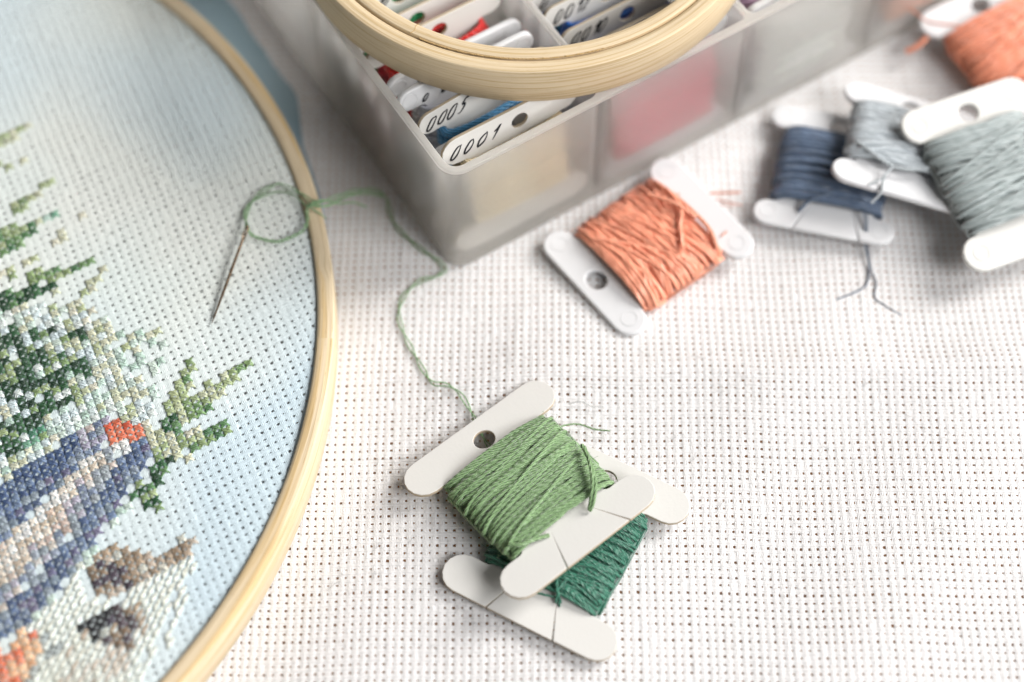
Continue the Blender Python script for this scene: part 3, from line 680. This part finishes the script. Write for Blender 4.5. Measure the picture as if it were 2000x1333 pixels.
def make_bobbin(name, label, M, color, L=3.6, ya=1.45, hb=.38, ww=1.0, t=.09, mat=None, tz=.30, wx=1.22, layers=(26, 25, 12), r=.052, hole=(0.0, .07), hr=.22,
                slits=(), text=None, hi=True, group=None, plastic=False, wind=(0, 1), slant=.06, gap=.03, textx=None, th_=.30, pw=2.6, thread=True, fm=None):
    fm = fm or (M_SATIN if plastic else M_FLOSS)
    mat = mat or (M_PLASTIC if plastic else M_CARD)
    o = thing(name, label, 'thread bobbin', M, group)
    # the plate
    lp = bobbin_outline(L, ya, hb, ww, slits)
    hl = [(hole[0]+hr*math.cos(-k*2*PI/28), ya-hole[1]+hr*.92*math.sin(-k*2*PI/28)) for k in range(28)]
    mesh_obj('bobbin_card' if not plastic else 'bobbin_frame', curve_mesh([lp, hl], -t/2, t/2, min(.035 if plastic else .012, t*.3)), mat, o)
    if not plastic:                                  # brownish cut edge of the card
        cm = o.children[0].data; cm.materials.append(M_EDGE)
        for pf_ in cm.polygons:
            if abs(pf_.normal.z) < .3: pf_.material_index = 1
    else:
        for sx in (-1, 1):
            for sy in (-1, 1):
                mb = MB(); a = np.arange(20)*2*PI/20
                mb.tubes(np.stack([sx*(L/2-hb)+.17*np.cos(a), sy*ya+.17*np.sin(a), np.full(20, t/2-.002)], 1), .011, 5, closed=True)
                mb.build('moulded_circle', mat, o)
    y0 = -ya+hb+gap+.05; y1 = ya-hb-gap-.05
    yy0 = y0+(y1-y0)*wind[0]; yy1 = y0+(y1-y0)*wind[1]
    if thread:
        mb = MB(); core(mb, yy0, yy1, wx-.07, tz-.07, color, pw)
        sg, sd = (110, 8) if hi else (44, 6)
        k = len(layers)
        for li, n in enumerate(layers):
            f = li/max(1, k-1)
            e0 = yy0+(.0 if li < 2 else (yy1-yy0)*rng.uniform(.02, .1)); e1 = yy1-(.0 if li < 2 else (yy1-yy0)*rng.uniform(.02, .1))
            wraps(mb, n, e0, e1, wx-.045+.045*li, tz-.045+.038*li, r, color, sg, sd, slant*(1 if li % 2 == 0 else -.8)*(1+.3*li), .02+.02*li, pw=pw)
        if hi:                                       # fuzz: stray filaments standing off the winding
            nf = 150; a = rng.uniform(0, 2*PI, nf); y = rng.uniform(yy0, yy1, nf); ex = 2/pw
            bx = (wx+.05)*np.sign(np.cos(a))*np.abs(np.cos(a))**ex; bz = (tz+.05)*np.sign(np.sin(a))*np.abs(np.sin(a))**ex
            t_ = np.linspace(0, 1, 7)[None]; d = rng.normal(0, 1, (nf, 3)); d /= np.linalg.norm(d, axis=1, keepdims=True)
            ln_ = rng.uniform(.08, .28, (nf, 1)); up = .05*np.sin(t_*PI)
            pf = np.stack([bx[:, None]*(1+up)+ln_*d[:, :1]*t_, y[:, None]+ln_*d[:, 1:2]*t_*.7, bz[:, None]*(1+up*2)+ln_*d[:, 2:]*t_*.25], -1)
            mb.tubes(pf, .0035, 4, col=np.tile(np.asarray(color)*1.25, (nf, 1)))
        mb.build('wound_floss', fm, o)
    if text: writing(o, text[0], text[1], ya-.02, t/2+.006, th_, text[2])
    return o, yy0, yy1
def strand(parent, pts, r, col, n=60, name='loose_strand', mat=None, two=0.0, sides=7, turns=6):
    mb = MB(); p = smoothpath(pts, n); rad = np.ones(n); rad[0] = .3; rad[-1] = .3
    if two:
        ph = np.linspace(0, turns*2*PI, n)
        t = np.gradient(p, axis=0); t /= np.linalg.norm(t, axis=1, keepdims=True)
        b1 = np.cross(t, (0, 0, 1.)); b1 /= np.linalg.norm(b1, axis=1, keepdims=True)+1e-9; b2 = np.cross(b1, t)
        o_ = two*(np.cos(ph)[:, None]*b1+.5*np.sin(ph)[:, None]*b2)
        mb.tubes(np.stack([p+o_, p-o_]), r, sides, radii=rad, col=np.array([col, np.asarray(col)*1.1]))
    else: mb.tubes(p, r, sides, radii=rad, col=np.asarray(col)[None])
    return mb.build(name, mat or M_THIN, parent)

def loc(o, *pts):                          # world points (cm) -> local points of a thing
    Mi = o.matrix_world.inverted(); return [np.array(Mi @ Vector(np.asarray(p)*S))/S for p in pts]
LG = lin('84a273'); DG = lin('3b7a65'); SA = lin('efa083'); TC = lin('dd8a6c'); NV = lin('5b6a80'); LGY = lin('b6bcc1'); GG = lin('9ba3a3')
GT = 'bobbins scattered on the cloth'
# dark green bobbin, underneath
MD = frame(P(1010, 840, .40), P(1335, 995, .40), P(1042, 1198, .30))
dg, a0, a1 = make_bobbin('floss_bobbin', 'card bobbin of dark green floss lying under the light green one', MD, DG, L=3.66, ya=1.56, hb=.39, wx=1.16, tz=.21, layers=(44, 44, 26), r=.031, slant=.15,
    slits=((-1, -.72, -.50, .60), (-1, .70, .41, .72)), hole=(.1, .1), group=GT, pw=2.4)
strand(dg, [(.50, -1.22, .05), (.36, -1.10, .22), (.2, -.85, .31), (.0, -.6, .33)], .03, DG)
strand(dg, [(.52, -1.30, .06), (.40, -1.18, .10), (.15, -1.24, .12), (-.05, -1.28, .10)], .022, DG*1.1)
strand(dg, [(.42, -1.28, .08), (.36, -1.05, .24), (.42, -.80, .30)], .024, DG*1.1)
# light green bobbin on top
ML = frame(P(792, 957, .46), P(1067, 757, .46), P(1137, 1048, .88))
lg, a0, a1 = make_bobbin('floss_bobbin', 'card bobbin of light green floss on top of the dark green one', ML, LG, L=3.62, ya=1.50, hb=.40, wx=1.24, tz=.27, layers=(40, 40, 26), r=.036, slant=.12,
    slits=((-1, -.61, -.37, .72), (-1, .95, .58, .70)), hole=(.02, .1), hr=.225, group=GT, pw=2.5)
strand(lg, loc(lg, P(1136, 868, .98), P(1150, 898, 1.10), P(1163, 940, 1.16), P(1160, 978, 1.08), P(1152, 1000, .93)), .036, LG*1.1, n=90, mat=M_FLOSS)
strand(lg, loc(lg, P(1141, 872, 1.0), P(1152, 905, 1.14), P(1157, 940, 1.18), P(1154, 975, 1.08), P(1150, 998, .95)), .036, LG*1.05, n=90, mat=M_FLOSS)
strand(lg, [(-1.18, -.85, .22), (-1.0, -1.02, .22), (-.7, -1.07, .14), (-.42, -1.15, .07)], .042, LG, mat=M_FLOSS)
strand(lg, loc(lg, P(1085, 838, .62), P(1104, 831, .45), P(1130, 829, .36), P(1162, 839, .32), P(1192, 842, .36)), .018, LG, name='loose_end')

# salmon
MS = frame(P(1285, 330, .42), P(1458, 505, .42), P(1160, 543, .30))
so, a0, a1 = make_bobbin('floss_bobbin', 'white plastic bobbin of salmon floss lying against the front of the storage box', MS, SA, L=3.02, ya=1.46, hb=.36, wx=1.16, tz=.36, layers=(40, 38, 24), r=.036, slant=.18,
    hole=(.0, .06), hr=.235, plastic=True, t=.13, group=GT, hi=True, pw=2.3)
so.matrix_world = so.matrix_world @ Matrix.Rotation(PI, 4, 'Z')
strand(so, [(.7, -1.05, .36), (.1, -.95, .44), (-.3, -.6, .46), (-.75, -.3, .45)], .04, SA*1.1, mat=M_SATIN)
strand(so, [(1.0, -1.0, .30), (.3, -1.08, .36), (-.6, -1.1, .36), (-1.1, -.95, .25)], .05, SA, mat=M_FLOSS)
strand(so, [(.8, -.6, .46), (.2, -.9, .48), (-.3, -1.05, .40)], .05, SA*1.1, mat=M_FLOSS)
strand(so, loc(so, P(1275, 372, .72), P(1312, 386, .55), P(1336, 376, .42), P(1388, 378, .25), P(1448, 376, .22)), .026, SA*.9, name='loose_end')
strand(so, loc(so, P(1330, 378, .42), P(1370, 384, .30), P(1410, 392, .2), P(1450, 402, .18)), .016, SA*.9, name='loose_end')
strand(so, loc(so, P(1334, 381, .40), P(1372, 390, .28), P(1408, 400, .2), P(1436, 404, .18)), .012, SA*.9, name='loose_end')
strand(so, loc(so, P(1408, 462, .5), P(1420, 452, .5)), .02, SA, name='loose_end')

# navy, light grey, grey green, terracotta
MN = frame(P(1490, 226, .36), P(1762, 276, .36), P(1622, 434, .36))
nv, a0, a1 = make_bobbin('floss_bobbin', 'white plastic bobbin of navy blue floss partly under the light grey one', MN, NV, L=3.0, ya=1.28, hb=.31, wx=1.12, tz=.34, layers=(30, 28, 14), r=.045, slant=.03,
    plastic=True, t=.13, group=GT, slits=((-1, -.62, -.42, .5), (-1, .80, .62, .5)), hi=False, pw=3)
strand(nv, [(-.55, -1.2, .12), (-.35, -.95, .26), (.1, -.7, .38)], .04, NV)
strand(nv, loc(nv, P(1672, 375, .72), P(1684, 405, .62), P(1690, 440, .5), P(1688, 470, .3), P(1697, 520, .16), P(1692, 556, .14), P(1668, 572, .14), P(1632, 586, .14)), .018, NV*1.2, mat=M_THIN)
strand(nv, loc(nv, P(1676, 375, .72), P(1690, 405, .62), P(1694, 440, .5), P(1693, 475, .3), P(1701, 525, .16), P(1712, 552, .14), P(1708, 580, .14), P(1730, 598, .14), P(1760, 616, .14)), .014, NV*1.2)
MG = frame(P(1600, 146, .85), P(1885, 228, .40), P(1795, 392, 1.0))
gy, a0, a1 = make_bobbin('floss_bobbin', 'white plastic bobbin of light grey floss leaning on the navy one', MG, LGY, L=3.0, ya=1.22, hb=.33, wx=1.18, tz=.36, layers=(32, 30, 18), r=.045, slant=.12,
    plastic=True, t=.13, group=GT, slits=((-1, -.5, -.32, .5),), hi=False, pw=2.6)
strand(gy, [(-1.15, -.5, .2), (-.9, -.75, .34), (-.3, -1.0, .30), (.3, -.9, .34), (.55, -.6, .36), (.45, -.1, .38)], .04, LGY*1.1, mat=M_FLOSS)
strand(gy, [(-.25, -.95, .30), (-.42, -1.3, .22), (-.4, -1.6, .05), (-.55, -1.85, -.1)], .026, LGY)
strand(gy, [(-.38, -1.3, .22), (-.7, -1.55, .1)], .022, LGY)
MGG = frame(P(1708, 276, 1.5), P(1976, 184, 1.5), P(2052, 450, .8))
gg, a0, a1 = make_bobbin('floss_bobbin', 'ivory plastic bobbin of grey green floss stacked highest at the right edge', MGG, GG, L=3.05, ya=1.52, hb=.40, wx=1.18, tz=.36, layers=(26, 24, 14), r=.052, slant=.12,
    plastic=True, mat=M_PLASTIC_W, t=.13, group=GT, hi=False, pw=2.6)
MT = frame(P(1782, 80, .60), P(2030, -40, .60), P(2075, 190, .45))
tc_, a0, a1 = make_bobbin('floss_bobbin', 'white plastic bobbin of terracotta floss in the top right corner', MT, TC, L=3.1, ya=1.55, hb=.38, wx=1.28, tz=.44, layers=(26, 24, 14), r=.054, slant=.14,
    plastic=True, t=.13, group=GT, hi=False, pw=2.3)
strand(tc_, [(-1.0, 1.0, .45), (-1.5, 1.5, .35), (-1.55, 1.9, .25), (-1.75, 2.4, .2)], .025, TC)
strand(tc_, [(-1.55, 1.35, .0), (-1.85, 1.3, -.1), (-2.1, 1.35, -.2)], .07, TC, mat=M_FLOSS)

# ------------------------------------------------------------------ bobbins standing in the box
GB = 'bobbins standing in the storage box'
def boxbob(x0, g, color, label, plastic=False, text=None, L=3.22, lean=0.0, zt=3.34, hole=(-.05, .08), yaw=0.0, layers=(26, 24), tz=.20, wx=1.12, ya=1.36, mat=None, hb=.26):
    Cc = np.array([x0+L/2, g-ya*math.sin(math.radians(lean)), zt-ya-hb])
    ln = math.radians(lean); yw = math.radians(yaw)
    x = np.array([math.cos(yw), math.sin(yw), 0]); nrm0 = np.array([math.sin(yw), -math.cos(yw), 0])
    y = np.array([0, 0, math.cos(ln)])-nrm0*math.sin(ln); z = np.cross(x, y)
    Ml = Matrix(((x[0], y[0], z[0], Cc[0]*S), (x[1], y[1], z[1], Cc[1]*S), (x[2], y[2], z[2], Cc[2]*S), (0, 0, 0, 1)))
    return make_bobbin('floss_bobbin', label, BM @ Ml, color, L=L, ya=ya, hb=hb, wx=wx, tz=tz, layers=layers, r=.05, hole=hole, hr=.19, plastic=plastic,
                       t=.14 if plastic else .08, text=text, hi=False, group=GB, slant=.03, pw=3, mat=mat)[0]
boxbob(.24, .70, lin('f0dcb8'), 'card bobbin marked 0001 with cream floss, foremost in the corner of the box', text=('0001', -1.46, .31), hb=.34, ya=1.27, lean=9, zt=3.64, hole=(.2, .04), tz=.17)
boxbob(.20, 1.06, lin('8f8570'), 'white plastic bobbin with taupe floss directly behind the one marked 0001', plastic=True, text=('0', -1.46, .25), lean=9, zt=3.02, hole=(.12, .04), tz=.14)
boxbob(.22, 1.64, lin('4f93c4'), 'card bobbin marked 0005 with bright blue floss', text=('0005', -1.48, .255), yaw=4, lean=10, zt=3.60, hole=(.2, .04), tz=.42)
boxbob(.17, 2.28, lin('a9aab4'), 'white plastic bobbin marked with two small rings above silvery grey floss', plastic=True, text=('o 00', -1.10, .22), lean=10, zt=3.56, tz=.36, layers=(22, 20))
boxbob(.25, 2.86, lin('c5c2c6'), 'white plastic bobbin with a heavy black mark behind the silvery grey one', plastic=True, text=('0', -.98, .2), lean=10, zt=3.32, tz=.14)
boxbob(.17, 3.52, lin('e0201a'), 'card bobbin of bright red floss half under the bamboo hoop', lean=9, zt=3.60, tz=.44, hole=(.1, .06))
boxbob(.22, 4.16, lin('c93a48'), 'card bobbin of crimson floss behind the bright red one', lean=10, zt=3.40, tz=.20, hole=(-.1, .06))
boxbob(.22, 4.78, lin('149a5c'), 'card bobbin of emerald green floss, farthest back in the corner compartment', lean=12, zt=3.56, tz=.40, text=('17', -.75, .2), hole=(-.15, .06))
boxbob(.22, 5.35, lin('c87888'), 'card bobbin of dusky pink floss against the cross divider', lean=4, tz=.12)
boxbob(3.90, .64, lin('c84860'), 'white plastic bobbin of raspberry floss at the front of the second compartment', plastic=True, lean=4, zt=3.42, tz=.24, wx=1.25)
boxbob(3.85, 1.12, lin('5a2430'), 'card bobbin of dark wine floss behind the raspberry one', lean=8, tz=.16, text=('01', -.6, .3), hole=(.45, .06))
boxbob(3.84, 1.42, lin('6b5348'), 'plain card bobbin of brown floss pressed behind the dark wine one', lean=8, tz=.1)
boxbob(3.84, 1.92, lin('2c4aa0'), 'card bobbin marked 0010 with royal blue floss', text=('0010', -1.40, .25), lean=9, hole=(.05, .06), tz=.22, zt=3.42)
boxbob(3.82, 2.52, lin('1f63bc'), 'card bobbin marked 0012 with cobalt blue floss', text=('0012', -1.42, .26), lean=12, tz=.38, zt=3.56)
boxbob(3.84, 3.14, lin('1787b8'), 'card bobbin of turquoise blue floss behind the one marked 0012', lean=9, tz=.28, text=('0', -1.38, .25))
boxbob(3.84, 3.85, lin('2a5f90'), 'card bobbin of steel blue floss near the back of the second compartment', lean=9, tz=.25)
boxbob(7.50, .48, lin('d8d8d6'), 'white plastic bobbin of pale grey floss at the front of the third compartment', plastic=True, lean=3, zt=3.30, tz=.24, wx=1.2)
boxbob(7.46, 1.2, lin('a888a0'), 'white plastic bobbin of mauve floss behind the pale grey one', plastic=True, lean=8, tz=.26)
boxbob(7.46, 1.9, lin('8c7a98'), 'card bobbin of lilac floss in the third compartment', lean=8, tz=.26)
boxbob(11.1, .50, lin('e0a890'), 'white plastic bobbin of apricot floss at the front of the fourth compartment', plastic=True, lean=3, zt=3.3, tz=.24, wx=1.2)
boxbob(11.06, 1.2, lin('d88c6c'), 'white plastic bobbin of orange floss behind the apricot one', plastic=True, lean=8, tz=.26)

# ------------------------------------------------------------------ needle and its thread
TZ = HZ+.03
n0 = P(484, 441, TZ+.22); n1 = P(413, 634, TZ-.03)
dv = n1-n0; Ln = np.linalg.norm(dv)
nd = thing('sewing_needle', 'slim steel needle lying on the hooped fabric with green thread through its eye', 'needle', Matrix.Translation(Vector(n0)*S))
mb = MB(); t = np.linspace(.13, 1, 40)
mb.tubes((dv[None]*t[:, None]), .033, 12, radii=np.interp(t, [.13, .3, .6, .9, .985, 1], [.95, 1, .98, .62, .25, .04]))
mb.build('needle_shaft', M_STEEL, nd)
mb = MB(); t = np.linspace(0, 1, 24); sd = np.cross(dv/Ln, (0, 0, 1.)); sd /= np.linalg.norm(sd)
for s_ in (-1, 1):
    mb.tubes(dv[None]*(.155*t)[:, None]+sd[None]*(s_*.027*np.sin(t*PI)**.5)[:, None], .019, 8, radii=np.interp(t, [0, .1, .9, 1], [.7, 1, 1, 1.1]))
mb.build('needle_eye', M_STEEL, nd)
th = thing('thread_tail', 'long light green thread winding from the needle to the light green bobbin', 'thread')
cz = lambda x, y, dz=.05: P(x, y, ground_z(*P(x, y, .1)[:2])+dz)
G2 = lin('93ba88')
main = [cz(962, 880, .05), cz(948, 862, .06), cz(937, 840, .10), cz(925, 815), cz(912, 790), cz(897, 768), cz(872, 752), cz(845, 748), cz(826, 722), cz(808, 690), cz(790, 655), cz(779, 618), cz(784, 588), cz(800, 565), cz(824, 548), cz(850, 541), cz(868, 528),
        cz(858, 512), cz(830, 492), cz(797, 466), cz(772, 440), cz(760, 410), cz(755, 388, .12), P(735, 372, .45), P(705, 371, .75), P(672, 378, 1.0), P(640, 391, 1.25), P(612, 396, 1.3), P(592, 381, TZ+.12), P(560, 366, TZ+.10), P(540, 360, TZ+.06), P(512, 376, TZ+.05), P(489, 398, TZ+.05), P(479, 425, TZ+.06), P(483, 449, TZ+.20)]
strand(th, main, .0140, G2, n=900, name='main_strands', two=.042, turns=10)
strand(th, [P(483, 449, TZ+.20), P(497, 462, TZ+.05), P(522, 470, TZ+.04), P(545, 472, TZ+.04), P(570, 463, TZ+.05), P(592, 450, TZ+.06), P(600, 430, TZ+.10), P(600, 408, TZ+.12), P(612, 396, TZ+.22), P(632, 392, TZ+.2)], .0155, G2, n=220, name='needle_loop', two=.026, turns=7)
strand(th, [P(483, 449, TZ+.20), P(480, 420, TZ+.06), P(492, 396, TZ+.06), P(515, 384, TZ+.06), P(545, 375, TZ+.08), P(575, 382, TZ+.1), P(595, 400, TZ+.13), P(608, 407, TZ+.16), P(628, 420, 1.16), P(637, 428, 1.1)], .0155, G2*.95, n=160, name='needle_loop', sides=7)
strand(th, [P(604, 402, TZ+.16), P(630, 392, 1.28), P(660, 398, 1.0), P(690, 396, .75), P(717, 405, .65)], .018, G2, n=90, name='thread_end', two=.0, turns=5)
strand(th, [P(604, 402, TZ+.16), P(640, 402, 1.25), P(680, 383, .9), P(720, 378, .6), P(748, 384, .3)], .017, G2, n=90, name='thread_end', two=.014, turns=5)
# stray white fibre
fb = strand(None, [cz(1112, 790, .03), cz(1135, 785, .06), cz(1160, 795, .05), cz(1180, 794, .03)], .012, (.85, .85, .85), name='loose_fibre', mat=M_THIN)
tag(fb, 'fine white thread scrap on the cloth right of the light green bobbin', 'thread')

# tiny lint fibres caught on the cloth
mb = MB(); nf = 90
fx = rng.uniform(-4, 10, nf); fy = rng.uniform(-7, 3, nf); fa = rng.uniform(0, 2*PI, nf); fl = rng.uniform(.10, .38, nf); fc = rng.uniform(-1.5, 1.5, nf)
t_ = np.linspace(0, 1, 9)
for i in range(nf):
    if .2 < fx[i]*-.1+fy[i] and fx[i] < 4: continue
    a = fa[i]+fc[i]*t_; px = fx[i]+np.cumsum(np.cos(a))*fl[i]/9; py = fy[i]+np.cumsum(np.sin(a))*fl[i]/9
    pz = ridge(px, py)+.045+.02*np.sin(t_*PI)
    mb.tubes(np.stack([px, py, pz], 1), .0038, 4, col=np.array([[.8, .79, .77]])*rng.uniform(.7, 1.05))
tag(mb.build('lint', M_THIN, None), None, None, None, 'stuff')
